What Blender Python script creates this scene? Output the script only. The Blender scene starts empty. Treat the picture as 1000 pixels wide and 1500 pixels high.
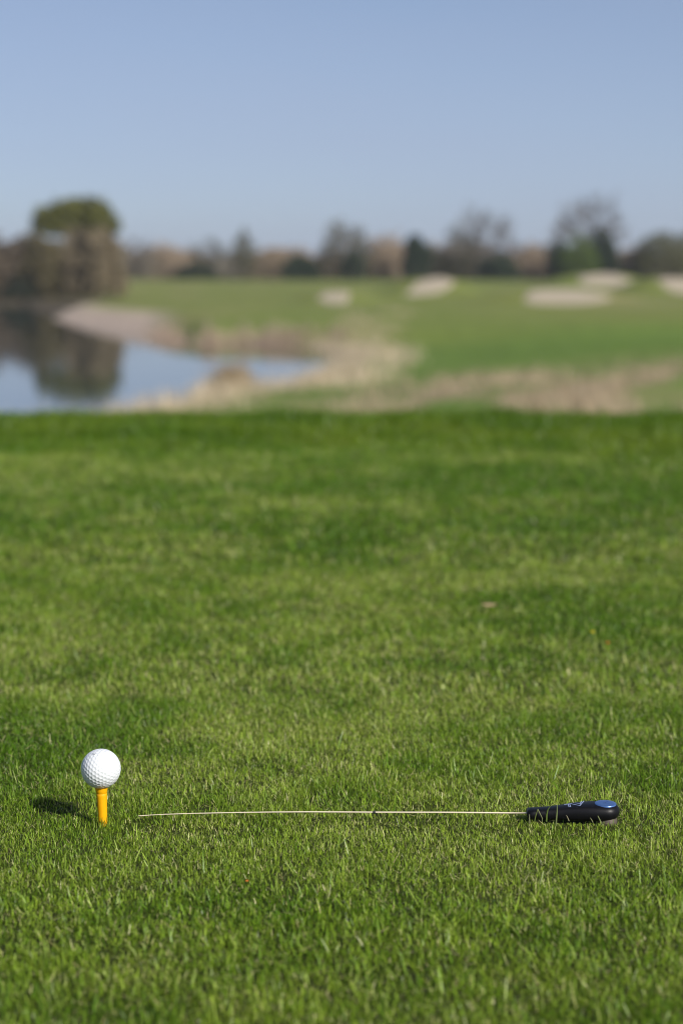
import bpy, bmesh, math, random
import numpy as np
from mathutils import Vector, Matrix, Euler

random.seed(7)
rng = np.random.default_rng(11)
scene = bpy.context.scene
COL = scene.collection
R = math.radians

# ------------------------------------------------------------------ camera
H = 0.60                        # lens height above the soil
F = 2917.0                      # focal length in pixels of the 1000 x 1500 picture (70 mm)
TILT = math.atan((750 - 395) / F)
FWD = Vector((0, math.cos(TILT), -math.sin(TILT)))
UP = Vector((0, math.sin(TILT), math.cos(TILT)))
CAM = Vector((0, 0, H))

cd = bpy.data.cameras.new('camera')
cam = bpy.data.objects.new('camera', cd)
COL.objects.link(cam)
cam.location = CAM
cam.rotation_euler = (math.pi / 2 - TILT, 0, 0)
cd.sensor_fit = 'VERTICAL'
cd.sensor_height = 36
cd.sensor_width = 24
cd.lens = 70
cd.clip_start = 0.05
cd.clip_end = 8000
cd.dof.use_dof = True
cd.dof.focus_distance = 2.146
cd.dof.aperture_fstop = 3.9
scene.camera = cam


def ray(px, py):
    return FWD + Vector((1, 0, 0)) * ((px - 500) / F) + UP * ((750 - py) / F)


def at_depth(px, py, d):
    return CAM + ray(px, py) * d


def on_z(px, py, z):
    r = ray(px, py)
    return CAM + r * ((z - H) / r.z)


def on_y(px, py, y):
    r = ray(px, py)
    return CAM + r * (y / r.y)


# ------------------------------------------------------------------ light
SUN_AZ, SUN_EL = R(139), R(33)
w = bpy.data.worlds.new("World")
scene.world = w
w.use_nodes = True
nt = w.node_tree
sky = nt.nodes.new('ShaderNodeTexSky')
sky.sky_type = 'NISHITA'
sky.sun_disc = False
sky.sun_elevation = SUN_EL
sky.sun_rotation = SUN_AZ
sky.altitude = 0
sky.air_density = 0.5
sky.dust_density = 0.9
sky.ozone_density = 0.5
bg = nt.nodes['Background']
bg.inputs[1].default_value = 0.103
veil = nt.nodes.new('ShaderNodeMix')        # thin pale blue spring haze over the whole sky
veil.data_type = 'RGBA'
wtc = nt.nodes.new('ShaderNodeTexCoord')
wsp = nt.nodes.new('ShaderNodeSeparateXYZ')
wmr = nt.nodes.new('ShaderNodeMapRange')    # the haze thins out with height
wmr.inputs['From Min'].default_value = 0.0
wmr.inputs['From Max'].default_value = 0.40
wmr.inputs['To Min'].default_value = 0.55
wmr.inputs['To Max'].default_value = 0.0
nt.links.new(wtc.outputs['Generated'], wsp.inputs[0])
nt.links.new(wsp.outputs['Z'], wmr.inputs['Value'])
wmp = nt.nodes.new('ShaderNodeMapping')
wmp.inputs['Scale'].default_value = (1, 1, 5)
wmp.inputs['Rotation'].default_value = (0.1, 0.12, 0)
wno = nt.nodes.new('ShaderNodeTexNoise')    # faint uneven streaks in it
wno.inputs['Scale'].default_value = 3.2
wno.inputs['Detail'].default_value = 5
nt.links.new(wtc.outputs['Generated'], wmp.inputs['Vector'])
nt.links.new(wmp.outputs[0], wno.inputs['Vector'])
wma = nt.nodes.new('ShaderNodeMath')
wma.operation = 'MULTIPLY_ADD'
wma.inputs[1].default_value = 0.5
wma.inputs[2].default_value = -0.25
nt.links.new(wno.outputs['Fac'], wma.inputs[0])
wad = nt.nodes.new('ShaderNodeMath')
wad.operation = 'ADD'
wad.use_clamp = True
nt.links.new(wmr.outputs['Result'], wad.inputs[0])
nt.links.new(wma.outputs[0], wad.inputs[1])
nt.links.new(wad.outputs[0], veil.inputs['Factor'])
veil.inputs['B'].default_value = (3.38, 3.86, 5.35, 1)
nt.links.new(sky.outputs[0], veil.inputs['A'])
nt.links.new(veil.outputs['Result'], bg.inputs[0])

ld = bpy.data.lights.new('sun', 'SUN')
ld.energy = 4.9
ld.angle = R(0.53)
ld.color = (1.0, 0.95, 0.87)
sun = bpy.data.objects.new('sun', ld)
COL.objects.link(sun)
sdir = Vector((math.sin(SUN_AZ) * math.cos(SUN_EL), math.cos(SUN_AZ) * math.cos(SUN_EL), math.sin(SUN_EL)))
sun.rotation_euler = sdir.to_track_quat('Z', 'Y').to_euler()
sun.location = sdir * 20

scene.view_settings.view_transform = 'Standard'
scene.view_settings.look = 'None'
scene.view_settings.exposure = 0.12
scene.view_settings.gamma = 1.0
scene.cycles.use_denoising = True
scene.cycles.pixel_filter_type = 'BLACKMAN_HARRIS'
scene.cycles.filter_width = 1.0
scene.cycles.max_bounces = 6
scene.cycles.transparent_max_bounces = 8
scene.cycles.sample_clamp_indirect = 6
scene.cycles.caustics_reflective = False
scene.cycles.caustics_refractive = False

# ------------------------------------------------------------------ helpers


def new_mesh(name, verts, faces, mat=None, parent=None, smooth=False):
    me = bpy.data.meshes.new(name)
    me.from_pydata([tuple(v) for v in verts], [], faces)
    me.update()
    if smooth:
        me.polygons.foreach_set('use_smooth', [True] * len(me.polygons))
    o = bpy.data.objects.new(name, me)
    COL.objects.link(o)
    if mat:
        me.materials.append(mat)
    if parent:
        o.parent = parent
    return o


def np_mesh(name, verts, quads=None, tris=None, mat=None, parent=None, smooth=True, cols=None):
    """verts (n,3) array, quads (m,4), tris (k,3)"""
    me = bpy.data.meshes.new(name)
    nq = 0 if quads is None else len(quads)
    ntr = 0 if tris is None else len(tris)
    me.vertices.add(len(verts))
    me.vertices.foreach_set('co', np.ascontiguousarray(verts, dtype=np.float32).ravel())
    parts, starts = [], []
    if nq:
        parts.append(np.asarray(quads).ravel())
        starts.append(np.arange(nq) * 4)
    if ntr:
        parts.append(np.asarray(tris).ravel())
        starts.append(np.arange(ntr) * 3 + nq * 4)
    loops = np.concatenate(parts).astype(np.int32)
    st = np.concatenate(starts).astype(np.int32)
    me.loops.add(len(loops))
    me.loops.foreach_set('vertex_index', loops)
    me.polygons.add(nq + ntr)
    me.polygons.foreach_set('loop_start', st)
    me.polygons.foreach_set('use_smooth', np.full(nq + ntr, smooth))
    me.update(calc_edges=True)
    if cols is not None:
        a = me.color_attributes.new('tint', 'FLOAT_COLOR', 'POINT')
        c4 = np.ones((len(verts), 4), np.float32)
        c4[:, :3] = cols
        a.data.foreach_set('color', c4.ravel())
    o = bpy.data.objects.new(name, me)
    COL.objects.link(o)
    if mat:
        me.materials.append(mat)
    if parent:
        o.parent = parent
    return o


def empty(name, loc, rot=(0, 0, 0)):
    o = bpy.data.objects.new(name, None)
    o.empty_display_size = 0.05
    COL.objects.link(o)
    o.location = loc
    o.rotation_euler = rot
    return o


def tag(o, label=None, cat=None, group=None, kind=None):
    for k, v in (('label', label), ('category', cat), ('group', group), ('kind', kind)):
        if v:
            o[k] = v
    return o


def vnoise(x, y, s, seed=0):
    """smooth value noise in 0..1, vectorised"""
    x = np.asarray(x, float) / s
    y = np.asarray(y, float) / s
    xi, yi = np.floor(x).astype(np.int64), np.floor(y).astype(np.int64)
    fx, fy = x - xi, y - yi
    fx, fy = fx * fx * (3 - 2 * fx), fy * fy * (3 - 2 * fy)

    def h(a, b):
        n = (a * 374761393 + b * 668265263 + seed * 2147483647) & 0xffffffff
        n = ((n ^ (n >> 13)) * 1274126177) & 0xffffffff
        return ((n ^ (n >> 16)) & 0xffff) / 65535.0
    return (h(xi, yi) * (1 - fx) + h(xi + 1, yi) * fx) * (1 - fy) + (h(xi, yi + 1) * (1 - fx) + h(xi + 1, yi + 1) * fx) * fy


def fbm(x, y, s, seed=0):
    return (vnoise(x, y, s, seed) * 4 + vnoise(x, y, s * .5, seed + 1) * 2 + vnoise(x, y, s * .25, seed + 2)) / 7


def sstep(a, b, x):
    t = np.clip((np.asarray(x, float) - a) / (b - a), 0, 1)
    return t * t * (3 - 2 * t)


# ------------------------------------------------------------------ materials


def mat_base(name):
    m = bpy.data.materials.new(name)
    m.use_nodes = True
    return m, m.node_tree, m.node_tree.nodes['Principled BSDF']


def plain(name, col, rough=0.5, spec=0.5, metallic=0.0, noise=0.0, nscale=200.0, bump=0.0, coat=0.0):
    m, nt, b = mat_base(name)
    b.inputs['Base Color'].default_value = (*col, 1)
    b.inputs['Roughness'].default_value = rough
    b.inputs['Specular IOR Level'].default_value = spec
    b.inputs['Metallic'].default_value = metallic
    b.inputs['Coat Weight'].default_value = coat
    if noise or bump:
        tc = nt.nodes.new('ShaderNodeTexCoord')
        n = nt.nodes.new('ShaderNodeTexNoise')
        n.inputs['Scale'].default_value = nscale
        n.inputs['Detail'].default_value = 4
        nt.links.new(tc.outputs['Object'], n.inputs['Vector'])
        if noise:
            mx = nt.nodes.new('ShaderNodeMix')
            mx.data_type = 'RGBA'
            mx.inputs['A'].default_value = (*[c * (1 - noise) for c in col], 1)
            mx.inputs['B'].default_value = (*[min(1, c * (1 + noise)) for c in col], 1)
            nt.links.new(n.outputs['Fac'], mx.inputs['Factor'])
            nt.links.new(mx.outputs['Result'], b.inputs['Base Color'])
        if bump:
            bp = nt.nodes.new('ShaderNodeBump')
            bp.inputs['Strength'].default_value = bump
            bp.inputs['Distance'].default_value = 0.0005
            nt.links.new(n.outputs['Fac'], bp.inputs['Height'])
            nt.links.new(bp.outputs['Normal'], b.inputs['Normal'])
    return m


def leafy(name, transl=0.35, rough=0.5, spec=0.35, jitter=0.0):
    """thin plant matter: reads its natural tint from the mesh, lets light through"""
    m, nt, b = mat_base(name)
    at = nt.nodes.new('ShaderNodeAttribute')
    at.attribute_name = 'tint'
    b.inputs['Roughness'].default_value = rough
    b.inputs['Specular IOR Level'].default_value = spec
    nt.links.new(at.outputs['Color'], b.inputs['Base Color'])
    tr = nt.nodes.new('ShaderNodeBsdfTranslucent')
    nt.links.new(at.outputs['Color'], tr.inputs['Color'])
    mx = nt.nodes.new('ShaderNodeMixShader')
    mx.inputs[0].default_value = transl
    nt.links.new(b.outputs[0], mx.inputs[1])
    nt.links.new(tr.outputs[0], mx.inputs[2])
    nt.links.new(mx.outputs[0], nt.nodes['Material Output'].inputs['Surface'])
    return m


M_GRASS = leafy('grass_blades', 0.36, 0.36, 0.30)
M_REED = leafy('dry_stems', 0.25, 0.6, 0.2)
M_LEAF = leafy('tree_leaves', 0.30, 0.55, 0.25)
M_BARK = plain('bark', (0.085, 0.07, 0.058), 0.85, 0.2, noise=0.35, nscale=3)
M_TWIG = plain('bare_twigs', (0.17, 0.145, 0.125), 0.85, 0.2, noise=0.3, nscale=2)

# ground: tint from the zones on the mesh, broken up with noise
m, nt, b = mat_base('ground_cover')
at = nt.nodes.new('ShaderNodeAttribute')
at.attribute_name = 'tint'
tc = nt.nodes.new('ShaderNodeTexCoord')
n1 = nt.nodes.new('ShaderNodeTexNoise')
n1.inputs['Scale'].default_value = 1.3
n1.inputs['Detail'].default_value = 8
n1.inputs['Roughness'].default_value = 0.7
nt.links.new(tc.outputs['Object'], n1.inputs['Vector'])
mr = nt.nodes.new('ShaderNodeMapRange')
mr.inputs['From Min'].default_value = 0.3
mr.inputs['From Max'].default_value = 0.7
mr.inputs['To Min'].default_value = 0.7
mr.inputs['To Max'].default_value = 1.3
nt.links.new(n1.outputs['Fac'], mr.inputs['Value'])
mx = nt.nodes.new('ShaderNodeMix')
mx.data_type = 'RGBA'
mx.blend_type = 'MULTIPLY'
mx.inputs['Factor'].default_value = 1
nt.links.new(at.outputs['Color'], mx.inputs['A'])
nt.links.new(mr.outputs['Result'], mx.inputs['B'])
nt.links.new(mx.outputs['Result'], b.inputs['Base Color'])
b.inputs['Roughness'].default_value = 0.9
b.inputs['Specular IOR Level'].default_value = 0.15
M_GROUND = m

# water
m, nt, b = mat_base('lake_water')
b.inputs['Base Color'].default_value = (0.018, 0.028, 0.03, 1)
b.inputs['Roughness'].default_value = 0.04
b.inputs['IOR'].default_value = 1.33
tc = nt.nodes.new('ShaderNodeTexCoord')
n1 = nt.nodes.new('ShaderNodeTexNoise')
n1.inputs['Scale'].default_value = 1.6
n1.inputs['Detail'].default_value = 3
nt.links.new(tc.outputs['Object'], n1.inputs['Vector'])
bp = nt.nodes.new('ShaderNodeBump')
bp.inputs['Strength'].default_value = 0.12
bp.inputs['Distance'].default_value = 0.02
nt.links.new(n1.outputs['Fac'], bp.inputs['Height'])
nt.links.new(bp.outputs['Normal'], b.inputs['Normal'])
M_WATER = m
M_SAND = plain('bunker_sand', (0.40, 0.345, 0.26), 0.9, 0.2, noise=0.12, nscale=1.5)

# ------------------------------------------------------------------ terrain
WATER_Z = -2.93
LIP0, LIP1 = 8.0, 13.0
shore_px = [(-900, 640), (-200, 632), (110, 624), (165, 610), (230, 594), (300, 574), (345, 568), (380, 574), (430, 564), (485, 538), (500, 522), (450, 508),
            (350, 505), (240, 505), (170, 491), (110, 481), (62, 471), (48, 463), (42, 452), (32, 446), (-60, 445), (-900, 444)]
LAKE = np.array([tuple(on_z(px, py, WATER_Z))[:2] for px, py in shore_px])


def lake_sd(x, y):
    """signed distance to the shoreline, negative on the water"""
    x = np.asarray(x, float)
    y = np.asarray(y, float)
    best = np.full(x.shape, 1e9)
    inside = np.zeros(x.shape, bool)
    n = len(LAKE)
    for i in range(n):
        ax, ay = LAKE[i]
        bx, by = LAKE[(i + 1) % n]
        dx, dy = bx - ax, by - ay
        t = np.clip(((x - ax) * dx + (y - ay) * dy) / (dx * dx + dy * dy), 0, 1)
        d = np.hypot(x - ax - t * dx, y - ay - t * dy)
        best = np.minimum(best, d)
        c = ((ay > y) != (by > y)) & (x < (bx - ax) * (y - ay) / (by - ay + 1e-12) + ax)
        inside ^= c
    return np.where(inside, -best, best)


# bunkers: centre x, near edge y, half width, depth, rise of the face, lean
def bunker_spec(px0, px1, py_top, py_bot, d0, depth):
    x0, x1 = (px0 - 500) / F * d0, (px1 - 500) / F * d0
    ztop = H - (py_top - 395) / F * (d0 + depth)
    return [(x0 + x1) / 2, d0, (x1 - x0) / 2, depth, ztop]


BUNKERS = [bunker_spec(466, 514, 416, 431, 168, 8), bunker_spec(602, 664, 402, 424, 182, 11), bunker_spec(768, 898, 425, 446, 134, 8),
           bunker_spec(852, 932, 402, 415, 215, 10), bunker_spec(974, 1060, 407, 424, 178, 9)]

BY = [-4000, -60, -20, LIP0, LIP1 - 1, 20, 40, 60, 90, 150, 200, 300, 420, 900, 4000]
SOIL = .005
BZ = [SOIL, SOIL, SOIL, SOIL, -0.75, -1.9, -2.3, -2.2, -2.05, -1.75, -1.52, -0.95, -0.6, 0, 2]


def land(x, y):
    x = np.asarray(x, float)
    y = np.asarray(y, float)
    z = np.interp(y, BY, BZ)
    far = sstep(12, 40, y)
    z = z + far * ((fbm(x, y, 14, 3) - .5) * 0.5 + (vnoise(x, y, 40, 9) - .5) * .5)
    return z


for bk in BUNKERS:
    bk.append(max(0.2, bk[4] - float(land(bk[0], bk[1] + bk[3]))))


def terrain(x, y):
    x = np.asarray(x, float)
    y = np.asarray(y, float)
    z = land(x, y)
    for bx, by, hw, dep, zt, rise in BUNKERS:
        up = sstep(by - 1, by + dep, y)
        down = 1 - sstep(by + dep, by + dep * 3.5, y)
        lat = 1 - sstep(hw * 0.8, hw * 2.0 + 2, np.abs(x - bx))
        z = z + rise * np.minimum(up, down) * lat
    sd = lake_sd(x, y)
    gentle = np.maximum(1 - sstep(88, 96, y), sstep(150, 170, y))
    bank = sstep(-1.2, np.where(x < -7, 4.6, 2.6), sd) * (1 - gentle) + np.minimum(sstep(-1.2, .6, sd) * .60 + sstep(1, np.where(y > 120, 55, 14), sd) * .40, 1) * gentle
    lz = WATER_Z - 1.0
    use = sstep(16, 25, y)
    zb = lz + (np.maximum(z, WATER_Z + np.where((y > 145) & (x < -8), .25, .6)) - lz) * bank
    return z + (zb - z) * use


ys = np.concatenate([[-400, -100, -30, -10], np.arange(-4, 8, .5), np.arange(8, 14, .3), np.arange(14, 110, .9), np.arange(110, 220, 1.2),
                     np.arange(220, 420, 5), [450, 500, 600, 800, 1200, 2000, 4000]])
xs = np.concatenate([[-3000, -1500, -700, -400, -250, -180, -140], np.arange(-120, -40, 4), np.arange(-40, 40.01, .6), np.arange(44, 121, 4),
                     [140, 180, 250, 400, 700, 1500, 3000]])
GX, GY = np.meshgrid(xs, ys)
gx, gy = GX.ravel(), GY.ravel()
gz = terrain(gx, gy)
sd = lake_sd(gx, gy)

# natural colour of each zone of the course
nA, nB, nC = fbm(gx, gy, 9, 21), fbm(gx, gy, 3.5, 31), fbm(gx, gy, 30, 41)


def mixc(c, col, f):
    return c * (1 - f[:, None]) + np.array(col)[None, :] * f[:, None]


FAIR = (0.165, 0.195, 0.045)
c = np.tile(np.array(FAIR), (len(gx), 1))
c = mixc(c, (0.118, 0.188, 0.030), sstep(.30, .62, nC * .55 + .45 * (1 - sstep(70, 115, gy))) )
c = mixc(c, (0.24, 0.22, 0.10), sstep(.5, .75, nA) * .6)
# dry rough on the near bank to the right
rough_f = sstep(31, 34, gy + nB * 3) * (1 - sstep(58, 64, gy + nB * 4)) * sstep(-3.2, -.6, gx - (gy - 36) * .18 + (nA - .5) * 3)
c = mixc(c, (0.30, 0.235, 0.145), rough_f * sstep(.40, .56, fbm(gx * 4, gy, 5, 23) * .7 + nA * .3) * .95)
# rough at the water's edge
edge = (1 - sstep(1.0, 2.8, sd + nB * 2)) * sstep(20, 30, gy)
c = mixc(c, (0.42, 0.33, 0.24), edge * .9)
c = mixc(c, (0.27, 0.20, 0.15), edge * sstep(88, 95, gy) * sstep(-10, -6, gx))
c = mixc(c, (0.075, 0.06, 0.038), (1 - sstep(6, 12, sd)) * sstep(145, 155, gy))
stone = (1 - sstep(3.0, 5.6, sd + nB * .8)) * sstep(95, 104, gy) * (1 - sstep(-11.5, -8, gx)) * (1 - sstep(145, 155, gy))
c = mixc(c, (0.58, 0.46, 0.37), stone)
c = mixc(c, (0.05, 0.045, 0.035), (1 - sstep(-1.6, -.7, sd)) * sstep(20, 30, gy))
# teeing ground: thatch and soil under the blades
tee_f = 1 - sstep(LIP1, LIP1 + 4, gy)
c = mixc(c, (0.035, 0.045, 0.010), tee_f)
nx, ny = len(xs), len(ys)
idx = np.arange(nx * ny).reshape(ny, nx)
q = np.stack([idx[:-1, :-1], idx[:-1, 1:], idx[1:, 1:], idx[1:, :-1]], -1).reshape(-1, 4)
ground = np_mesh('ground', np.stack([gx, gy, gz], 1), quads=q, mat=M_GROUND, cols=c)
tag(ground, 'mown golf course ground with fairway, dry rough and lake banks', 'ground', kind='structure')

# lake
bm = bmesh.new()
# widen the sheet so that it runs in under the banks
me = bpy.data.meshes.new('water')
bm.free()
pts = []
n = len(LAKE)
for i in range(n):
    p0, p1, p2 = Vector(LAKE[i - 1]), Vector(LAKE[i]), Vector(LAKE[(i + 1) % n])
    t = ((p1 - p0).normalized() + (p2 - p1).normalized()).normalized()
    nrm = Vector((t.y, -t.x))
    pts.append(p1 + nrm * 1.1)
bm = bmesh.new()
f = bm.faces.new([bm.verts.new((p.x, p.y, WATER_Z)) for p in pts])
if f.normal.z < 0:
    f.normal_flip()
bm.normal_update()
bmesh.ops.triangulate(bm, faces=bm.faces[:])
bmesh.ops.recalc_face_normals(bm, faces=bm.faces[:])
if sum(f.normal.z for f in bm.faces) < 0:
    bmesh.ops.reverse_faces(bm, faces=bm.faces[:])
bm.to_mesh(me)
bm.free()
me.materials.append(M_WATER)
water = bpy.data.objects.new('water', me)
COL.objects.link(water)
tag(water, 'still blue lake beyond the tee reflecting sky and trees', 'lake', kind='structure')

# bunkers
for (bx, by, hw, dep, zt, rise), lb in zip(BUNKERS, [
        'small pale sand bunker left of the other four', 'pale sand bunker sloping up to the right, before the tan hedge',
        'largest sand bunker, nearest one on the right fairway', 'long thin sand bunker behind the largest one',
        'sand bunker furthest right below the olive hedge']):
    vs, fs = [], []
    NR, NA = 7, 40
    for r in range(NR + 1):
        for a in range(NA):
            th = a / NA * 2 * math.pi
            k = r / NR * (1 + .10 * math.sin(3 * th + bx) + .06 * math.sin(5 * th + by))
            x, y = bx + math.cos(th) * hw * k, by + dep / 2 + math.sin(th) * dep * .5 * k
            if bx > 5 and bx < 15 and by > 170:
                x += (y - by - dep / 2) * .25
            vs.append((x, y, float(terrain(x, y)) + (0.10 if r < NR else -0.05)))
    for r in range(NR):
        for a in range(NA):
            b2 = (a + 1) % NA
            fs.append((r * NA + a, r * NA + b2, (r + 1) * NA + b2, (r + 1) * NA + a)[::-1])
    o = new_mesh('sand_bunker', vs, fs, M_SAND, smooth=True)
    tag(o, lb, 'bunker', 'sand bunkers on the far fairway', 'structure')

# ------------------------------------------------------------------ grass blades


def blades(x, y, z, h, wd, az, lean, bend, segs, col_root, col_tip, tipw):
    n = len(x)
    P = np.zeros((n, segs + 1, 2, 3), np.float32)
    C = np.zeros((n, segs + 1, 2, 3), np.float32)
    dirx, diry = np.cos(az), np.sin(az)
    tw = az + math.pi / 2 + rng.uniform(-.9, .9, n)
    wx, wy = np.cos(tw), np.sin(tw)
    cx, cy, cz = x.copy(), y.copy(), z.copy()
    for s in range(segs + 1):
        t = s / segs
        ww = wd * (1 + (tipw - 1) * t ** 1.6) * .5
        P[:, s, 0] = np.stack([cx - wx * ww, cy - wy * ww, cz], 1)
        P[:, s, 1] = np.stack([cx + wx * ww, cy + wy * ww, cz], 1)
        C[:, s, :] = (col_root * (1 - t) + col_tip * t)[:, None, :]
        th = lean + bend * (t + .5 / segs)
        cx = cx + h / segs * np.sin(th) * dirx
        cy = cy + h / segs * np.sin(th) * diry
        cz = cz + h / segs * np.cos(th)
    V = P.reshape(-1, 3)
    Cc = C.reshape(-1, 3)
    base = (np.arange(n) * (segs + 1) * 2)[:, None]
    qs = []
    for s in range(segs):
        o = s * 2
        qs.append(np.stack([base[:, 0] + o, base[:, 0] + o + 1, base[:, 0] + o + 3, base[:, 0] + o + 2], 1))
    return V, np.concatenate(qs), Cc


class Pile:
    def __init__(s):
        s.V, s.Q, s.C, s.n = [], [], [], 0

    def add(s, V, Q, C):
        s.V.append(V)
        s.Q.append(Q + s.n)
        s.C.append(C)
        s.n += len(V)

    def build(s, name, mat, parent=None):
        return np_mesh(name, np.concatenate(s.V), quads=np.concatenate(s.Q), mat=mat, cols=np.concatenate(s.C), parent=parent)


def lerp3(a, b, f):
    return np.array(a)[None] * (1 - f[:, None]) + np.array(b)[None] * f[:, None]


TEE_Y = at_depth(151, 1200, 2.146).y
TEE_X = at_depth(151, 1200, 2.146).x
TOOL = on_z(770, 1201, 0.0082)           # left end of the tool, on its centre line
TOOL_L = 0.1005


def patch_tint(x, y, n):
    """living turf: lush, dry and yellowish patches, plus straw"""
    g = fbm(x, y, .42, 51)
    g2 = fbm(x, y, .09, 61)
    g3 = fbm(x * .6, y, 1.4, 71)
    lush = .12 + .80 * sstep(.31, .65, g * .40 + g2 * .36 + g3 * .24 - .13 * sstep(2.8, 4.8, y) + .04 * (1 - sstep(2.0, 2.8, y)) + rng.uniform(-.12, .12, n))
    col = lerp3((0.062, 0.165, 0.004), (0.268, 0.372, 0.040), lush)
    k = rng.uniform(.38, 1.6, n)[:, None]
    col = col * k
    strawp = .08 + .24 * sstep(.42, .70, g * .5 + g2 * .5)
    st = rng.random(n) < strawp
    sc = lerp3((0.42, 0.46, 0.13), (0.70, 0.70, 0.33), rng.random(n))
    col[st] = sc[st]
    return col, st, lush


pile = Pile()


def sow(y0, y1, dens_cm2, h0, h1, w0, w1, segs, margin=.28, xs_k=.25):
    area = (xs_k * (y1 * y1 - y0 * y0) + 2 * margin * (y1 - y0))
    n = int(area * 1e4 * dens_cm2)
    # y distributed with the widening strip
    y = np.sqrt(rng.random(n) * (y1 * y1 - y0 * y0) + y0 * y0)
    x = (rng.random(n) * 2 - 1) * (xs_k * y + margin)
    keep = rng.random(n) < (.35 + 1.1 * fbm(x, y, .028, 91))
    # nothing grows through the tool or the tee
    lx = x - TOOL.x
    intool = (lx > -.003) & (lx < TOOL_L + .002) & (np.abs(y - TOOL.y) < .006)
    intee = np.hypot(x - TEE_X, y - TEE_Y) < .0055
    keep &= ~intool & ~intee
    x, y = x[keep], y[keep]
    n = len(x)
    col, st, lush = patch_tint(x, y, n)
    hv = fbm(x, y, .05, 81)
    h = rng.uniform(h0, h1, n) * (.50 + 1.0 * hv)
    tall = rng.random(n) < .022
    h[tall] *= rng.uniform(1.4, 2.3, tall.sum())
    col[tall] = np.minimum(col[tall] * 1.25 + .02, .7)
    lean = np.abs(rng.normal(.45, .55, n))
    lean[st] += rng.uniform(0, .5, st.sum())
    h[st] *= .85
    bend = rng.normal(.35, .7, n)
    # shorter just in front of the tool and along the rod so that they show
    fx = (x > TOOL.x - .02) & (x < TOOL.x + TOOL_L + .02) & (y < TOOL.y) & (y > TOOL.y - .06)
    h[fx] = np.minimum(h[fx], rng.uniform(.005, .0135, fx.sum()))
    rodz = (x > TEE_X + .02) & (x < TOOL.x) & (y < TOOL.y + .004) & (y > TOOL.y - .05)
    h[rodz] = np.minimum(h[rodz], rng.uniform(.004, .0140, rodz.sum()))
    tz = (np.abs(x - TEE_X) < .010) & (y < TEE_Y - .003) & (y > TEE_Y - .024)
    h[tz] = rng.uniform(.009, .016, tz.sum())
    lean[tz] *= .35
    sh_ = (np.hypot((x - TEE_X + .050) / .034, (y - TEE_Y - .062) / .040) < 1)
    h[sh_] = np.minimum(h[sh_], rng.uniform(.004, .0075, sh_.sum()))
    bk_ = (np.abs(x - TEE_X) < .028) & (y > TEE_Y) & (y < TEE_Y + .3)
    h[bk_] = np.minimum(h[bk_], .010)
    un_ = (x > TOOL.x - .003) & (x < TOOL.x + TOOL_L + .003) & (np.abs(y - TOOL.y) < .0085 + .0075 * sstep(0, .08, x - TOOL.x))
    h[un_] = np.minimum(h[un_], .004)
    wd = rng.uniform(w0, w1, n)
    az = rng.uniform(0, 2 * math.pi, n)
    z = np.full(n, SOIL - .001)
    tip = col * 1.06
    root = col * np.array([1.06, 1.02, 1.0])
    pile.add(*blades(x, y, z, h, wd, az, lean, bend, segs, root, tip, .45))


sow(1.28, 1.85, 20.0, .0055, .0115, .0006, .0013, 2)
sow(1.85, 2.75, 28.0, .0045, .0105, .00045, .00105, 3)
sow(2.75, 4.0, 11.0, .006, .0125, .0007, .0015, 2)
sow(4.0, 7.0, 4.0, .008, .016, .0012, .0024, 2)
# longer strays that the mower missed, lying over in all directions
n = 9000
y = np.sqrt(rng.random(n) * (3.4 ** 2 - 1.3 ** 2) + 1.3 ** 2)
x = (rng.random(n) * 2 - 1) * (.235 * y + .1)
keep = ~((x > TEE_X - .02) & (x < TOOL.x + TOOL_L + .02) & (y < TOOL.y + .02) & (y > TOOL.y - .07)) & (np.hypot(x - TEE_X, y - TEE_Y) > .03)
x, y = x[keep], y[keep]
n = len(x)
cc = lerp3((0.10, 0.24, 0.01), (0.42, 0.52, 0.12), rng.random(n))
pile.add(*blades(x, y, np.full(n, SOIL), rng.uniform(.012, .024, n), rng.uniform(.0007, .0014, n), rng.uniform(0, 6.28, n),
                 rng.uniform(.15, 1.0, n), rng.normal(.7, .5, n), 3, cc, cc, .4))
# thatch: dead bits lying between the blades
n = 7000
y = np.sqrt(rng.random(n) * (3.1 ** 2 - 1.3 ** 2) + 1.3 ** 2)
x = (rng.random(n) * 2 - 1) * (.235 * y + .1)
cc = lerp3((0.32, 0.27, 0.11), (0.60, 0.55, 0.28), rng.random(n))
pile.add(*blades(x, y, SOIL + rng.uniform(.001, .008, n), rng.uniform(.005, .012, n), rng.uniform(.0004, .0010, n), rng.uniform(0, 6.28, n),
                 rng.uniform(1.1, 1.6, n), rng.normal(0, .2, n), 2, cc, cc, .6))
# single blades standing up in front of the tool's handle


def one_blade(pts, wd, col):
    V, C = [], []
    for i, p in enumerate(pts):
        ww = wd * (1 - .5 * (i / (len(pts) - 1)) ** 2) / 2
        V += [(p.x - ww, p.y, p.z), (p.x + ww, p.y + .0003, p.z)]
    C = np.tile(np.array(col), (len(V), 1))
    Q = np.array([(2 * i, 2 * i + 1, 2 * i + 3, 2 * i + 2) for i in range(len(pts) - 1)])
    pile.add(np.array(V), Q, C)


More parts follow.
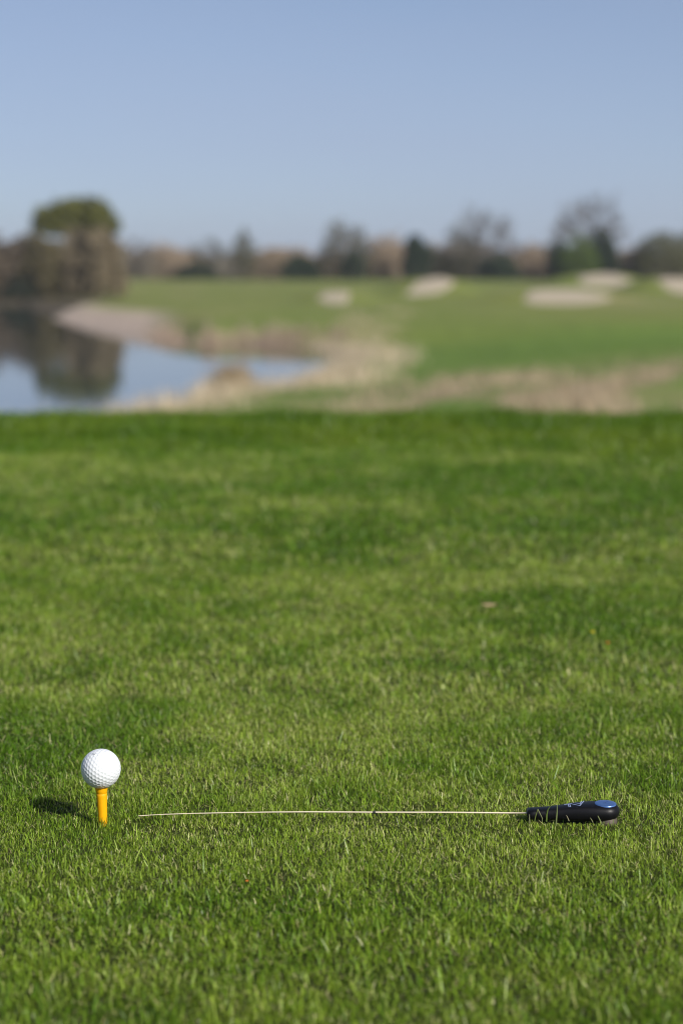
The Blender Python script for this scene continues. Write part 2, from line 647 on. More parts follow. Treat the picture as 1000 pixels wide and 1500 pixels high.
yb = TOOL.y - .021
for pts, wd, col in [
        ([(782, 1206), (784, 1196), (787, 1186)], .0012, (.13, .17, .04)),
        ([(787, 1185), (790, 1191), (794, 1199), (793, 1206)], .0010, (.20, .22, .10)),
        ([(800, 1204), (800.5, 1193), (802, 1186), (806, 1180.5)], .0014, (.13, .19, .04)),
        ([(814, 1210), (814.5, 1200), (815.5, 1190), (815.5, 1179)], .0016, (.17, .21, .08)),
        ([(775.5, 1206), (775, 1199), (775, 1193)], .0012, (.22, .23, .12)),
        ([(833, 1203), (831, 1198), (829, 1194)], .0009, (.30, .28, .17)),
        ([(868, 1205), (866, 1201), (864, 1198)], .0009, (.24, .25, .12)),
        ([(883, 1212), (879, 1203), (875, 1195)], .0016, (.20, .24, .10))]:
    one_blade([on_y(px, py, yb) for px, py in pts], wd, col)

grass = pile.build('grass', M_GRASS)
tag(grass, 'short mown green turf of the tee with straw bits', 'grass', kind='stuff')

# the longer fringe along the back of the tee
pile = Pile()
n = 185000
y = rng.uniform(6.0, 9.3, n)
x = (rng.random(n) * 2 - 1) * (.29 * y + .5)
edge_y = 6.55 - .55 * sstep(.4, 1.3, x) + (fbm(x, y, .5, 101) - .5) * .5
keep = y > edge_y
x, y = x[keep], y[keep]
n = len(x)
t = sstep(0, .7, y - (6.55 - .55 * sstep(.4, 1.3, x)))
h = rng.uniform(.022, .042, n) * (.35 + 1.35 * fbm(x, y, .22, 111) * (.7 + .6 * vnoise(x, y, .9, 113))) * (.6 + .5 * t)
col = lerp3((0.085, 0.170, 0.010), (0.155, 0.235, 0.020), sstep(.3, .7, fbm(x, y, .35, 121) + rng.uniform(-.15, .15, n))) * rng.uniform(.7, 1.3, n)[:, None]
pile.add(*blades(x, y, terrain(x, y) - .003, h, rng.uniform(.0025, .0045, n), rng.uniform(0, 6.28, n), np.abs(rng.normal(0, .3, n)), rng.normal(.4, .4, n),
                 3, col, col, .4))
fr = pile.build('fringe_grass', M_GRASS)
tag(fr, 'longer darker green grass along the back edge of the tee', 'grass', kind='stuff')

# ------------------------------------------------------------------ reeds and dry grass by the water
pile = Pile()


def reeds(n, x, y, h0, h1, w0, w1, ca, cb, wild=.25):
    z = terrain(x, y)
    k = rng.random(len(x))
    col = lerp3(ca, cb, k) * rng.uniform(.75, 1.2, len(x))[:, None]
    pile.add(*blades(x, y, z - .05, rng.uniform(h0, h1, len(x)), rng.uniform(w0, w1, len(x)), rng.uniform(0, 6.28, len(x)),
                     np.abs(rng.normal(0, wild, len(x))), rng.normal(.3, .3, len(x)), 3, col, col, .3))


def scatter_box(n, x0, x1, y0, y1):
    return rng.uniform(x0, x1, n), rng.uniform(y0, y1, n)


# near bank, following the shoreline from the tee up to the tip of the lake and beyond
x, y = scatter_box(90000, -9, 9, 44, 92)
s = lake_sd(x, y)
dens = (1 - sstep(1.2, 3.6, s + (fbm(x, y, 4, 131) - .5) * 3)) * sstep(-.8, -.2, s) * sstep(.3, .55, fbm(x, y, 2.2, 141))
k = rng.random(len(x)) < dens * .6
reeds(0, x[k], y[k], .25, .65, .012, .03, (.48, .38, .25), (.70, .60, .44))
# a taller brown clump on the spit
n = 900
x, y = rng.normal(-3.25, .35, n), rng.normal(58.6, .7, n)
reeds(0, x, y, .45, .95, .015, .03, (.26, .19, .10), (.44, .34, .21), .2)
# tongue of pale rough between the lake's tip and the fairway
tip = LAKE[10]
x, y = scatter_box(26000, -4, 8, 62, 110)
u = (x - tip[0]) - (y - tip[1]) * .07
dens = (1 - sstep(.8, 3.0, np.abs(u - .6))) * sstep(.40, .58, fbm(x * 2, y * .5, 2.4, 151))
k = (rng.random(len(x)) < dens * .36) & (lake_sd(x, y) > .2)
reeds(0, x[k], y[k], .2, .5, .012, .03, (.36, .29, .18), (.60, .51, .35))
# far bank: taller brown reeds in clumps
x, y = scatter_box(110000, -14, 8, 86, 114)
s = lake_sd(x, y)
dens = (1 - sstep(.8, 2.6, s)) * sstep(-.5, 0, s) * sstep(-11.5, -9, x) * (.15 + .85 * sstep(.38, .58, vnoise(x, y * .2, .8, 161)))
far_side = y > 92
k = (rng.random(len(x)) < dens * .7) & far_side
reeds(0, x[k], y[k], .30, .75, .015, .035, (.27, .18, .13), (.66, .53, .44), .15)
rd = pile.build('reeds', M_REED)
tag(rd, 'dry tan and brown reeds along the banks of the lake', 'reeds', kind='stuff')

pile = Pile()
x, y = scatter_box(46000, -4, 16, 30, 66)
u = x - (y - 36) * .18
dens = sstep(-3.2, -.6, u + (fbm(x, y, 9, 21) - .5) * 3) * sstep(.42, .56, fbm(x * 4, y, 5, 23) * .7 + fbm(x, y, 9, 21) * .3) * (1 - sstep(56, 64, y))
k = rng.random(len(x)) < dens * .3
reeds(0, x[k], y[k], .12, .48, .014, .032, (.38, .29, .19), (.58, .47, .33), .5)
x, y = scatter_box(30000, -6, 16, 30, 80)
dens = sstep(.35, .6, fbm(x, y, 6, 201)) * (lake_sd(x, y) > 1.5)
k = rng.random(len(x)) < dens * .3
reeds(0, x[k], y[k], .10, .28, .012, .026, (.06, .15, .015), (.12, .21, .03), .5)
dg = pile.build('dry_grass', M_REED)
tag(dg, 'tan dry rough grass on the bank right of the lake', 'dry grass', kind='stuff')

# ------------------------------------------------------------------ trees


def tube(V, Fc, p, q, r0, r1, sides):
    p, q = Vector(p), Vector(q)
    d = q - p
    if d.length < 1e-6:
        return
    d.normalize()
    a = d.orthogonal().normalized()
    b = d.cross(a)
    s0 = len(V)
    for c, r in ((p, r0), (q, r1)):
        for i in range(sides):
            t = i / sides * 2 * math.pi
            V.append(tuple(c + (a * math.cos(t) + b * math.sin(t)) * r))
    for i in range(sides):
        j = (i + 1) % sides
        Fc.append((s0 + i, s0 + j, s0 + sides + j, s0 + sides + i))


def limb(V, Fc, p, q, r0, r1, sides, rnd, wob=.08, segs=3):
    p, q = Vector(p), Vector(q)
    L = (q - p).length
    prev = p
    for i in range(1, segs + 1):
        t = i / segs
        c = p.lerp(q, t)
        if i < segs:
            c += Vector((rnd.gauss(0, wob), rnd.gauss(0, wob), rnd.gauss(0, wob) + .12 * (t - t * t) * 4)) * L * .6
        tube(V, Fc, prev, c, r0 + (r1 - r0) * (i - 1) / segs, r0 + (r1 - r0) * t, sides)
        prev = c


def kmeans(P, k, r):
    k = min(k, len(P))
    C = P[r.choice(len(P), k, replace=False)]
    for _ in range(6):
        a = np.argmin(((P[:, None] - C[None]) ** 2).sum(-1), 1)
        C = np.stack([P[a == i].mean(0) if (a == i).any() else C[i] for i in range(k)])
    return a, C


def leaf_cloud(P, r, size, ca, cb, flat=0.0):
    """small leaf sprays at the points P"""
    n = len(P)
    nrm = r.normal(0, 1, (n, 3))
    nrm[:, 2] += .6 + flat
    nrm /= np.linalg.norm(nrm, axis=1)[:, None]
    t = np.cross(nrm, r.normal(0, 1, (n, 3)))
    t /= np.linalg.norm(t, axis=1)[:, None] + 1e-9
    b = np.cross(nrm, t)
    s = r.uniform(.5, 1.2, n)[:, None] * size
    V = np.stack([P - t * s, P - b * s * .55, P + t * s, P + b * s * .55], 1).reshape(-1, 3)
    Q = np.arange(n * 4).reshape(n, 4)
    f = r.random(n)
    C = np.repeat(np.minimum(lerp3(ca, cb, f) * 1.25, .7) * r.uniform(.7, 1.25, n)[:, None], 4, axis=0)
    return V, Q, C


def make_tree(name, label, cat, base, height, cw, cb, seed, leaves=0, leaf_size=.22, ca=(.06, .07, .02), cb_=(.12, .12, .04),
              twigs=1, shape='round', depth=None, group=None, n_att=420, twig_r=.012, trunk_r=None):
    """bare or leafing tree; cw crown half width, cb height where the crown starts"""
    rnd = random.Random(seed)
    r = np.random.default_rng(seed)
    root = empty(name, base)
    depth = depth or cw * .85
    hc = height - cb
    # points the branches reach for
    u = r.normal(0, 1, (n_att * 3, 3))
    u /= np.linalg.norm(u, axis=1)[:, None]
    rad = r.uniform(.2, 1, n_att * 3) ** .33
    lump = 1 + .16 * np.sin(u[:, 0] * 4 + seed) * np.cos(u[:, 2] * 5 + seed * 2) + .10 * np.sin(u[:, 1] * 7 + u[:, 2] * 6 + seed)
    P = u * (rad * lump)[:, None]
    if shape == 'dome':
        P = P[P[:, 2] > -.25]
    elif shape == 'umbrella':
        P = P[P[:, 2] > -.12]
    elif shape == 'column':
        P[:, 0] *= 1 - .45 * (P[:, 2] * .5 + .5)
        P[:, 1] *= 1 - .45 * (P[:, 2] * .5 + .5)
    P = P[:n_att]
    zlo, zhi = P[:, 2].min(), P[:, 2].max()
    P = np.stack([P[:, 0] * cw, P[:, 1] * depth, cb + (P[:, 2] - zlo) / (zhi - zlo) * hc], 1)
    V, Fc = [], []
    tr = trunk_r or height * .022
    fork = Vector((rnd.uniform(-.05, .05) * cw, 0, max(cb * .85, height * .12)))
    limb(V, Fc, (0, 0, -.4), fork, tr * 1.25, tr * .9, 8, rnd, .03, 4)
    trunk_faces = len(Fc)
    TV, TF = [], []
    a1, C1 = kmeans(P, 7, r)
    for i in range(len(C1)):
        S = P[a1 == i]
        if not len(S):
            continue
        n1 = fork.lerp(Vector(C1[i]), .55)
        limb(V, Fc, fork, n1, tr * .62, tr * .36, 6, rnd)
        a2, C2 = kmeans(S, max(2, len(S) // 11), r)
        for j in range(len(C2)):
            S2 = S[a2 == j]
            if not len(S2):
                continue
            n2 = n1.lerp(Vector(C2[j]), .7)
            limb(V, Fc, n1, n2, tr * .34, tr * .15, 5, rnd)
            for p in S2:
                n3 = Vector(p)
                limb(TV, TF, n2, n3, tr * .13, twig_r * 1.2, 3, rnd, .1, 2)
                for _ in range(int(5 * twigs)):
                    st = n2.lerp(n3, rnd.uniform(.3, 1))
                    d = (n3 - n2).normalized() * .5 + Vector((rnd.gauss(0, .6), rnd.gauss(0, .6), rnd.gauss(.25, .5)))
                    tube(TV, TF, st, st + d * rnd.uniform(.25, .75) * height * .075, twig_r, twig_r * .5, 3)
    new_mesh('trunk', V, Fc, M_BARK, root, smooth=True)
    tw = new_mesh('twigs', TV, TF, M_TWIG, root, smooth=False)
    if leaves:
        pick = P[r.integers(0, len(P), leaves)] + r.normal(0, .028 * height, (leaves, 3))
        pick[:, 2] = np.maximum(pick[:, 2], .1)
        LV, LQ, LC = leaf_cloud(pick, r, leaf_size, ca, cb_)
        np_mesh('crown', LV, quads=LQ, mat=M_LEAF, parent=root, cols=LC, smooth=False)
    tag(root, label, cat, group)
    return root


def make_shrub(name, label, cat, base, height, cw, seed, n=2600, leaf_size=.22, ca=(.08, .07, .04), cb_=(.16, .13, .08), depth=None, group=None, stems=60):
    """dense bush or hedge piece: stems and sprays through a lumpy mound"""
    rnd = random.Random(seed)
    r = np.random.default_rng(seed)
    root = empty(name, base)
    depth = depth or cw * .8
    ang = r.uniform(0, 2 * math.pi, n)
    rad = np.sqrt(r.random(n))
    ux, uy = np.cos(ang) * rad, np.sin(ang) * rad
    k1 = vnoise(ux * cw, uy * depth, max(1.1, cw * .38), seed)
    k2 = vnoise(ux * cw, uy * depth, .7, seed + 1)
    top = height * (1 - .55 * rad ** 3.2) * (.62 + .38 * k1 + .12 * k2)
    lump = 1 + .14 * np.sin(ang * 3 + seed) + .08 * np.sin(ang * 7 + seed)
    P = np.stack([ux * cw * lump, uy * depth * lump, top * r.random(n) ** .55], 1)
    P[:, 2] *= height / max(np.percentile(P[:, 2], 99.5), .1)
    P[:, 0] += np.sin(P[:, 2] * 1.7 + seed) * .12 * cw * (P[:, 2] / height)
    LV, LQ, LC = leaf_cloud(P, r, leaf_size, ca, cb_)
    V, Fc = [], []
    for _ in range(stems):
        q = P[r.integers(0, n)]
        b0 = Vector((q[0] * .06, q[1] * .06, -.3))
        q2 = Vector(q) + Vector((0, 0, height * rnd.uniform(.0, .12)))
        limb(V, Fc, b0, q2, .05, .012, 4, rnd, .06, 3)
    new_mesh('stem', V, Fc, M_TWIG, root)
    np_mesh('foliage', LV, quads=LQ, mat=M_LEAF, parent=root, cols=LC, smooth=False)
    tag(root, label, cat, group)
    return root


def place(px, D):
    x = (px - 500) / F * D
    return Vector((x, D, float(terrain(x, D)) - .1))


def hgt(py, D, zb):
    return H + (395 - py) / F * D - zb


BROWN, BROWN2 = (.19, .15, .10), (.33, .26, .18)
TAN, TAN2 = (.26, .205, .145), (.42, .33, .24)
GREY, GREY2 = (.17, .155, .13), (.30, .27, .22)
OLIVE, OLIVE2 = (.085, .085, .022), (.17, .155, .045)
DARK, DARK2 = (.018, .032, .016), (.040, .060, .028)
BRIGHT, BRIGHT2 = (.06, .10, .016), (.12, .17, .03)
G_T, G_H = 'trees along the far side of the course', 'bushes and hedges along the far side of the course'


def T(name, label, px, hw, ptop, D, seed, cbf, **kw):
    b = place(px, D)
    h = hgt(ptop, D, b.z)
    return make_tree(name, label, 'tree', b, h, hw / F * D, h * cbf, seed, group=G_T, **kw)


def S(name, label, px, hw, ptop, D, seed, **kw):
    b = place(px, D)
    h = hgt(ptop, D, b.z)
    kw['n'] = int(kw.get('n', 2600) * 1.3)
    return make_shrub(name, label, kw.pop('cat', 'bush'), b, h, hw * 1.15 / F * D, seed, group=G_H, **kw)


# left group across the lake
T('umbrella_tree', 'flat topped olive green tree rising above the scrub by the lake', 113, 59, 296, 222, 3, .68, shape='umbrella', leaves=6800, leaf_size=.34,
  ca=(.075, .085, .016), cb_=(.16, .16, .035), twigs=.5, n_att=420)
S('willow_scrub', 'brown willow scrub right under the flat topped tree', 138, 44, 337, 216, 5, n=9000, depth=4, leaf_size=.26, ca=(.145, .12, .072), cb_=(.26, .21, .135))
S('willow_scrub', 'olive brown scrub left under the flat topped tree', 74, 44, 347, 217, 6, n=8000, depth=4, leaf_size=.26, ca=(.085, .075, .035), cb_=(.17, .14, .07))
S('willow_scrub', 'dark brown scrub at the left edge above the lake', 14, 56, 350, 219, 8, n=9000, depth=4, leaf_size=.26, ca=(.10, .08, .058), cb_=(.20, .16, .11))
S('willow_scrub', 'low dark bush at the water beside the left edge', 30, 20, 408, 213, 9, n=2000, depth=1.5, leaf_size=.24, ca=DARK, cb_=(.04, .04, .025))
S('willow_scrub', 'brown scrub furthest left along the far shore of the lake', -60, 50, 350, 220, 10, n=4000, leaf_size=.28, ca=BROWN, cb_=BROWN2)
# middle row
T('bare_tree', 'thin grey bare tree right of the willow scrub', 205, 26, 346, 300, 21, .25, twigs=1.2, n_att=220)
S('hedge_bush', 'grey brown bush right of the willow scrub', 200, 34, 361, 305, 22, n=2600, ca=GREY, cb_=GREY2)
S('hedge_bush', 'tan bush before the gap in the left hedge', 246, 32, 357, 306, 23, n=2600, ca=TAN, cb_=TAN2)
T('bare_tree', 'grey green bare tree above the dark bush', 308, 30, 350, 308, 24, .3, twigs=1.2, n_att=220, leaves=500, ca=(.07, .08, .04), cb_=(.12, .12, .07))
S('evergreen_bush', 'low dark green bush left of the narrow grey tree', 288, 26, 384, 302, 25, n=2200, ca=DARK, cb_=(.05, .06, .03))
T('narrow_tree', 'narrow upright grey green tree in the left middle', 357, 22, 336, 300, 26, .16, shape='column', twigs=1.2, n_att=260, leaves=1300, ca=(.075, .080, .04),
  cb_=(.14, .135, .075))
S('hedge_bush', 'brown bush right of the narrow tree', 398, 32, 367, 308, 27, n=2400, ca=BROWN, cb_=BROWN2)
S('evergreen_bush', 'dark evergreen bush left of the rounded tree', 440, 24, 374, 298, 28, n=3200, ca=DARK, cb_=DARK2)
T('rounded_tree', 'rounded grey olive tree behind the small bunker', 506, 42, 324, 305, 29, .22, shape='dome', twigs=1.4, n_att=420, leaves=1800, leaf_size=.24,
  ca=(.085, .085, .045), cb_=(.16, .145, .085))
S('evergreen_bush', 'small dark bush in front of the rounded tree', 517, 17, 368, 296, 30, n=1900, ca=DARK, cb_=DARK2)
S('hedge_bush', 'tan brown bush under the rounded tree', 482, 32, 367, 310, 31, n=2400, ca=TAN, cb_=TAN2)
S('hedge_bush', 'tan brown bush left of the round dark evergreen', 566, 30, 345, 306, 32, n=3600, ca=TAN, cb_=TAN2)
S('evergreen_bush', 'round dark evergreen standing alone above the middle bunker', 608, 19, 346, 298, 33, n=4200, ca=DARK, cb_=DARK2)
S('hedge_bush', 'tan bush between the round evergreen and the bare tree', 645, 32, 355, 308, 34, n=2800, ca=TAN, cb_=TAN2)
T('bare_tree', 'broad bare rounded tree right of the round evergreen', 706, 62, 296, 302, 35, .24, shape='dome', twigs=1.1, n_att=560, twig_r=.015)
S('leafing_bush', 'olive bush under the left side of the broad bare tree', 672, 26, 333, 304, 36, n=1700, ca=(.085, .085, .035), cb_=(.15, .14, .07))
S('hedge_bush', 'grey brown bush under the broad bare tree', 694, 40, 353, 306, 37, n=2600, ca=GREY, cb_=GREY2)
S('evergreen_bush', 'dark bush right under the broad bare tree', 728, 26, 372, 297, 38, n=3000, ca=DARK, cb_=DARK2)
S('hedge_bush', 'tan bush between the two big bare trees', 776, 30, 357, 306, 39, n=2600, ca=TAN, cb_=TAN2)
T('bare_tree', 'tallest bare tree rising above dark evergreens on the right', 858, 64, 281, 305, 40, .42, shape='dome', twigs=1.0, n_att=480, twig_r=.015)
S('evergreen_bush', 'dark evergreen left under the tallest bare tree', 818, 20, 354, 299, 41, n=3600, ca=DARK, cb_=DARK2)
S('leafing_bush', 'fresh green bush between two dark evergreens', 846, 26, 345, 296, 42, n=3600, ca=BRIGHT, cb_=BRIGHT2)
S('evergreen_bush', 'taller dark evergreen right under the tallest bare tree', 882, 20, 338, 300, 43, n=4200, ca=DARK, cb_=DARK2)
S('hedge_bush', 'brown bush right of the taller dark evergreen', 922, 28, 361, 304, 44, n=2600, ca=BROWN, cb_=BROWN2)
S('leafing_bush', 'long olive hedge bush at the right edge', 985, 58, 339, 300, 45, n=7000, ca=(.070, .078, .030), cb_=(.14, .13, .06))
S('hedge_bush', 'olive hedge furthest right behind the bunkers', 1090, 60, 341, 303, 46, n=4000, ca=OLIVE, cb_=OLIVE2)
# the low back hedge that closes the gaps
k = 0
for px in range(170, 1050, 62):
    k += 1
    a, b2 = [(BROWN, BROWN2), (GREY, GREY2), (TAN, TAN2)][k % 3]
    S('back_hedge', 'low leafless back hedge behind the far bushes', px, 58, 362 + (k * 7) % 11, 318 + (k * 5) % 9, 100 + k, n=3600, leaf_size=.3, ca=a, cb_=b2,
      depth=4, cat='hedge')

# ------------------------------------------------------------------ golf ball on its tee
TEE = empty_at = at_depth(151, 1200, 2.146)
tee_base = Vector((TEE.x, TEE.y, 0))
ball_c = at_depth(148, 1126, 2.146)
ball_c.y = TEE.y
ball_c = on_y(148, 1126, TEE.y)
BR = .02135

bm = bmesh.new()
bmesh.ops.create_icosphere(bm, subdivisions=7, radius=1)
V = np.array([v.co[:] for v in bm.verts])
# 362 dimples on a frequency-6 icosahedral grid
b0 = bmesh.new()
bmesh.ops.create_icosphere(b0, subdivisions=1, radius=1)
cent = set()
NF = 6
for f in b0.faces:
    A, B, C_ = [np.array(v.co[:]) for v in f.verts]
    for i in range(NF + 1):
        for j in range(NF + 1 - i):
            p = (A * i + B * j + C_ * (NF - i - j)) / NF
            p /= np.linalg.norm(p)
            cent.add(tuple(np.round(p, 5)))
b0.free()
cent = np.array(sorted(cent))
rot = np.array(Euler((.5, .3, .9)).to_matrix())
cent = cent @ rot.T
V2 = V
ang = np.empty(len(V2))
for i in range(0, len(V2), 4000):
    ang[i:i + 4000] = np.arccos(np.clip((V2[i:i + 4000] @ cent.T).max(1), -1, 1))
AR = .090
prof = np.clip(1 - (ang / AR) ** 2, 0, 1)
dep = prof ** .85 * .00045
V2 = V2 * (BR - dep)[:, None]
for v, p in zip(bm.verts, V2):
    v.co = p
me = bpy.data.meshes.new('golf_ball')
bm.to_mesh(me)
bm.free()
me.polygons.foreach_set('use_smooth', [True] * len(me.polygons))
M_BALL = plain('ball_cover', (0.70, 0.73, 0.77), 0.28, 0.5, coat=0.25)
me.materials.append(M_BALL)
ball = bpy.data.objects.new('golf_ball', me)
COL.objects.link(ball)
ball.location = ball_c
tag(ball, 'white dimpled golf ball resting on the yellow tee', 'golf ball')
# small dark printed dash near the top of the ball
M_PRINT = plain('ball_print', (.02, .025, .05), .4)
vs, fs = [], []
d0 = Vector((-.30, -.42, .86)).normalized()
ta = d0.cross(Vector((0, 0, 1))).normalized()
tb = d0.cross(ta)
for i in range(9):
    for j in range(4):
        p = (d0 + ta * (i / 8 - .5) * .16 + tb * (j / 3 - .5) * .05).normalized() * (BR + .00004)
        vs.append(tuple(p))
for i in range(8):
    for j in range(3):
        fs.append((i * 4 + j, i * 4 + j + 1, i * 4 + j + 5, i * 4 + j + 4))
new_mesh('printed_mark', vs, fs, M_PRINT, ball, smooth=True)

# tee: lathe
zt = ball_c.z - BR - tee_base.z          # underside of the ball
M_TEE = plain('yellow_plastic', (0.80, 0.38, 0.004), 0.34, 0.5, noise=.05, nscale=120, bump=.15)
cupz = zt + .0022
prof = [(.0004, -.020), (.0022, -.016), (.0032, -.006), (.0044, .004), (.0048, .010), (.0054, zt - .014), (.0058, zt - .0085), (.0059, zt - .0062),
        (.0057, zt - .0058), (.0057, zt - .0053), (.0061, zt - .0048), (.0064, zt - .0020), (.0070, zt + .0006), (.0071, cupz - .0003), (.0068, cupz),
        (.0062, cupz - .0004), (.0032, zt - .0009), (.0003, zt - .0012)]
vs, fs = [], []
NS = 48
for r_, z_ in prof:
    for i in range(NS):
        t = i / NS * 2 * math.pi
        rr = r_ * (1 + (.022 * (1 if (i % 6) < 1 else 0) if z_ < zt - .009 else 0))
        vs.append((rr * math.cos(t), rr * math.sin(t), z_))
for k in range(len(prof) - 1):
    for i in range(NS):
        j = (i + 1) % NS
        fs.append((k * NS + i, k * NS + j, (k + 1) * NS + j, (k + 1) * NS + i))
tee = new_mesh('golf_tee', vs, fs, M_TEE, smooth=True)
tee.location = (ball_c.x + .0016, tee_base.y, 0)
tee.rotation_euler = (0, R(-1.6), 0)
tag(tee, 'yellow plastic golf tee pushed into the turf under the ball', 'golf tee')

# ------------------------------------------------------------------ the black tool with its cream rod
M_BLACK = plain('black_plastic', (.006, .006, .008), .42, .22, noise=.2, nscale=300, bump=.25)
M_BLUE = plain('blue_metallic_disc', (.10, .20, .46), .30, .5, metallic=.55, noise=.08, nscale=400)
M_MARK = plain('pale_blue_print', (.34, .42, .66), .45)
M_RING = plain('pale_metal_ring', (.16, .135, .11), .45, .5, metallic=.5)
M_ROD = plain('cream_rod', (.66, .58, .44), .5, .4, noise=.12, nscale=60)
M_BAND = plain('dark_band', (.03, .03, .03), .6)

root = empty('golf_tool', TOOL, (R(2.5), R(.6), 0))
tag(root, 'black handled golf tool with blue disc and long cream rod lying on the turf', 'golf tool')
XC, RC = .0850, .0160


def outline(d, N=22):
    pts = []

    def hw(x):
        return .0088 + (RC - .0088) * float(sstep(.012, XC, x)) ** 1.25
    e = lambda x: d * (1 + .9 * float(sstep(.05, XC, x)))
    d2 = d * 1.9
    xsn = [d + .0004 + (XC - d) * i / 14 for i in range(15)]
    for x in xsn:
        pts.append((x, -(hw(x) - e(x))))
    for i in range(1, N):
        t = -math.pi / 2 + math.pi * i / N
        pts.append((XC + (RC - d2) * math.cos(t), (RC - d2) * math.sin(t)))
    for x in reversed(xsn):
        pts.append((x, hw(x) - e(x)))
    return pts


def ztop(x):
    return .0114 + .0068 * float(sstep(0, .08, x))


levels = [(.0068, .0), (.0042, .05), (.0023, .14), (.0009, .28), (.0002, .44), (0, .57), (.0003, .74), (.0011, .87), (.0021, .955), (.0036, 1.0)]
vs, fs = [], []
NL = None
for d, zr in levels:
    o_ = outline(d)
    NL = len(o_)
    for x, y in o_:
        vs.append((x, y, .001 + zr * ztop(x)))
for k in range(len(levels) - 1):
    for i in range(NL):
        j = (i + 1) % NL
        fs.append((k * NL + i, k * NL + j, (k + 1) * NL + j, (k + 1) * NL + i))
# caps as strips between the two long sides
for k, flip in ((0, True), (len(levels) - 1, False)):
    for i in range(NL // 2):
        a, b2, c2, d2 = k * NL + i, k * NL + i + 1, k * NL + NL - 2 - i, k * NL + NL - 1 - i
        if len({a, b2, c2, d2}) < 4:
            continue
        fs.append((a, d2, c2, b2) if flip else (a, b2, c2, d2))
handle = new_mesh('handle', vs, fs, M_BLACK, root, smooth=True)
# blue disc set in the top
vs, fs = [], []
zd = .001 + ztop(XC)
for r_, z_ in ((.0116, zd - .0016), (.0116, zd + .00035), (.0112, zd + .0006), (.008, zd + .00075), (.004, zd + .0008), (.0002, zd + .0008)):
    for i in range(40):
        t = i / 40 * 2 * math.pi
        vs.append((XC + .0003 + r_ * math.cos(t), r_ * math.sin(t), z_))
for k in range(5):
    for i in range(40):
        j = (i + 1) % 40
        fs.append((k * 40 + i, k * 40 + j, (k + 1) * 40 + j, (k + 1) * 40 + i))
disc = new_mesh('disc', vs, fs, M_BLUE, root, smooth=True)


def strokes(name, segs, wdt, z, mat, parent, th=.00025):
    vs, fs = [], []
    for (x0, y0, x1, y1) in segs:
        p, q = Vector((x0, y0)), Vector((x1, y1))
        t = (q - p).normalized()
        nn = Vector((-t.y, t.x)) * wdt / 2
        s0 = len(vs)
        for zz in (0, th):
            for a in (p - nn, q - nn, q + nn, p + nn):
                vs.append((a.x, a.y, z(a.x) + zz))
        fs += [tuple(s0 + i for i in f) for f in ((4, 5, 6, 7), (0, 1, 5, 4), (1, 2, 6, 5), (2, 3, 7, 6), (3, 0, 4, 7))]
    return new_mesh(name, vs, fs, mat, parent)


strokes('disc_mark', [(XC - .002, .002, XC + .004, .0045), (XC - .001, -.001, XC + .003, .0048), (XC - .003, -.001, XC + .0045, -.0015)], .0006,
        lambda x: zd + .0006, plain('dark_blue_print', (.03, .06, .16), .4), disc)
# emblem printed on the top face: a T with a double foot and an open angle; picture px -> mm on the face
zt_f = lambda x: .001 + ztop(x) - .00008


def E(u, v):
    return (.0330 + u / 9.09 * .00073, .0100 - v / 9.09 * .00073 / .27 * .95)


sg = []
for (a, b_) in (((105, 16), (205, 16)), ((155, 18), (155, 52)), ((176, 18), (176, 52)), ((190, 16), (300, 50)), ((300, 50), (378, -4)), ((255, 12), (312, 26)),
                ((312, 26), (345, 0))):
    sg.append((*E(*a), *E(*b_)))
strokes('emblem', sg, .0008, zt_f, M_MARK, root, .0003)
# pale metal ring under the round end
vs, fs = [], []
for r_, z_ in ((.0085, -.0026), (.0100, -.0023), (.0106, -.0014), (.0104, .0012), (.0096, .0050)):
    for i in range(40):
        t = i / 40 * 2 * math.pi
        vs.append((XC + .0028 + r_ * math.cos(t), r_ * math.sin(t) - .0025, z_))
for k in range(4):
    for i in range(40):
        j = (i + 1) % 40
        fs.append((k * 40 + i, k * 40 + j, (k + 1) * 40 + j, (k + 1) * 40 + i))
new_mesh('base_ring', vs, fs, M_RING, root, smooth=True)

# rod
inv = Matrix.LocRotScale(root.location, root.rotation_euler, None).inverted()
rod_px = [(773, 1191), (740, 1190.8), (700, 1190.4), (650, 1190), (600, 1189.9), (548, 1189.8), (500, 1189.5), (450, 1189.3), (400, 1189.6), (350, 1190.2), (310, 1191),
          (275, 1191.8), (245, 1192.8), (220, 1194), (203, 1195.2)]
rp = [inv @ on_y(px, py, TOOL.y - .001 - .006 * (773 - px) / 570) for px, py in rod_px]
rp[0].x = .004
vs, fs = [], []
NSd = 10
for i, p in enumerate(rp):
    t = i / (len(rp) - 1)
    r_ = .00086 - .00050 * t ** 1.3
    for k in range(NSd):
        a = k / NSd * 2 * math.pi
        vs.append((p.x, p.y + math.cos(a) * r_, p.z + math.sin(a) * r_))
for i in range(len(rp) - 1):
    for k in range(NSd):
        j = (k + 1) % NSd
        fs.append((i * NSd + k, i * NSd + j, (i + 1) * NSd + j, (i + 1) * NSd + k))
fs.append(tuple(range(NSd)))
fs.append(tuple(reversed(range((len(rp) - 1) * NSd, len(rp) * NSd))))
rod = new_mesh('rod', vs, fs, M_ROD, root, smooth=True)
pb = rp[5]
vs, fs = [], []
for dx, r_ in ((-.0016, .0009), (-.0012, .0016), (.0010, .0017), (.0015, .0009)):
    for k in range(NSd):
        a = k / NSd * 2 * math.pi
        vs.append((pb.x + dx, pb.y + math.cos(a) * r_, pb.z + math.sin(a) * r_))
for i in range(3):
    for k in range(NSd):
        j = (k + 1) % NSd
        fs.append((i * NSd + k, i * NSd + j, (i + 1) * NSd + j, (i + 1) * NSd + k))
new_mesh('band', vs, fs, M_BAND, rod, smooth=True)

# ------------------------------------------------------------------ bits lying in the turf


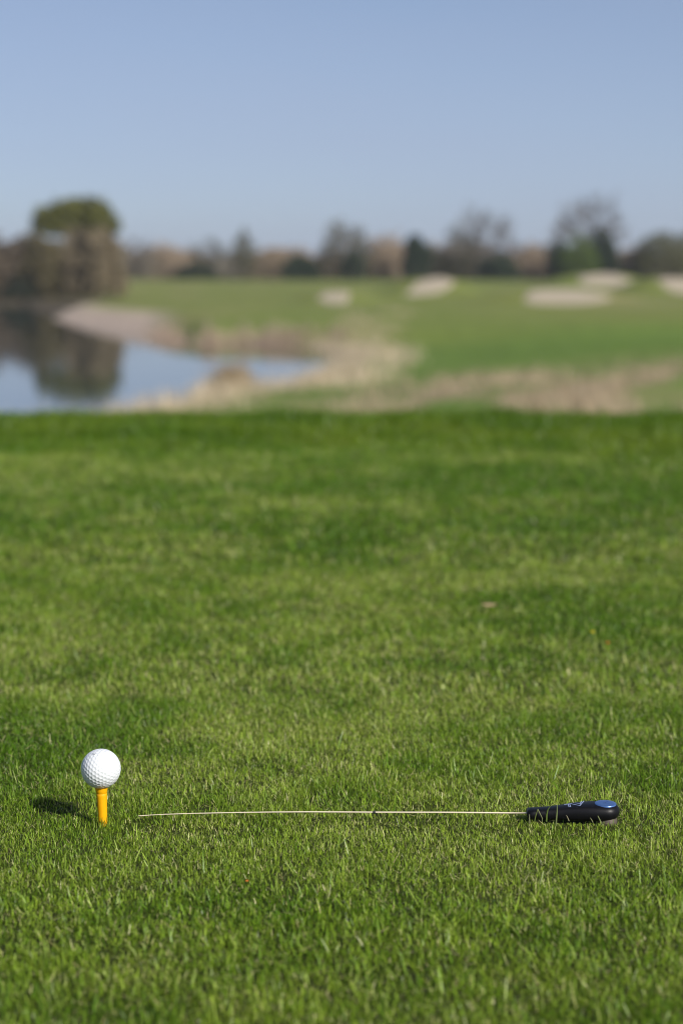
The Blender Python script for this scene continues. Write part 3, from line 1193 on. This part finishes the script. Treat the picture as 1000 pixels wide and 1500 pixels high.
def leaf_bit(name, label, cat, loc, L, W, mat, rz, curl=.25):
    vs, fs = [], []
    for i in range(9):
        t = i / 8
        ww = W * math.sin(math.pi * min(.98, t * .93 + .05)) ** .8
        for j in (-1, -.5, 0, .5, 1):
            vs.append(((t - .5) * L, j * ww / 2, curl * L * (t - .5) ** 2 * 1.5 + abs(j) * W * .18))
    for i in range(8):
        for j in range(4):
            fs.append((i * 5 + j, i * 5 + j + 1, i * 5 + j + 6, i * 5 + j + 5))
    o = new_mesh(name, vs, fs, mat, smooth=True)
    o.location = loc
    o.rotation_euler = (0.15, 0, rz)
    return tag(o, label, cat)


M_DEAD = plain('dead_leaf', (.38, .28, .17), .7, .3, noise=.3, nscale=80)
M_ORANGE = plain('orange_leaf', (.55, .16, .03), .6, .3, noise=.2, nscale=200)
leaf_bit('dead_leaf', 'pale brown dead leaf lying flat in the middle of the turf', 'leaf', on_z(717, 888, .018), .026, .012, M_DEAD, .1)
leaf_bit('leaf_scrap', 'tiny orange leaf scrap in the turf before the tee', 'leaf', on_z(362, 1291, .014), .0035, .003, M_ORANGE, .6)
leaf_bit('leaf_scrap', 'tiny orange brown leaf scrap beside the yellow flower', 'leaf', on_z(890, 942, .022), .006, .005, M_ORANGE, .2)
# buttercup
M_PETAL = plain('yellow_petal', (.80, .68, .05), .4)
fl = empty('flower', on_z(868, 927, .027))
tag(fl, 'tiny yellow flower in the turf at the right', 'flower')
for k in range(5):
    a = k / 5 * 2 * math.pi
    vs = [(0, 0, 0), (.0012, -.0012, .0006), (.0032, -.0011, .0016), (.0038, 0, .0019), (.0032, .0011, .0016), (.0012, .0012, .0006)]
    p = new_mesh('petal', vs, [(0, 1, 2, 3, 4, 5)], M_PETAL, fl)
    p.rotation_euler = (0, 0, a)
    p.scale = (1.25, 1.25, 1.25)
vs, fs = [], []
tube(vs, fs, (0, 0, -.027), (0, 0, 0), .0006, .0005, 6)
new_mesh('stem', vs, fs, plain('flower_stem', (.08, .15, .03), .5), fl)

# ------------------------------------------------------------------ the air over the course
bm = bmesh.new()
bmesh.ops.create_cube(bm, size=1)
me = bpy.data.meshes.new('haze')
for v in bm.verts:
    v.co = (v.co.x * 9000, v.co.y * 9000, -6 + (v.co.z + .5) * 26)
bm.to_mesh(me)
bm.free()
haze = bpy.data.objects.new('haze', me)
COL.objects.link(haze)
m = bpy.data.materials.new('haze_air')
m.use_nodes = True
nt = m.node_tree
nt.nodes.remove(nt.nodes['Principled BSDF'])
pv = nt.nodes.new('ShaderNodeVolumePrincipled')
pv.inputs['Color'].default_value = (.80, .88, 1, 1)
pv.inputs['Density'].default_value = 0.00021
pv.inputs['Anisotropy'].default_value = 0.0
nt.links.new(pv.outputs[0], nt.nodes['Material Output'].inputs['Volume'])
me.materials.append(m)
tag(haze, kind='stuff')
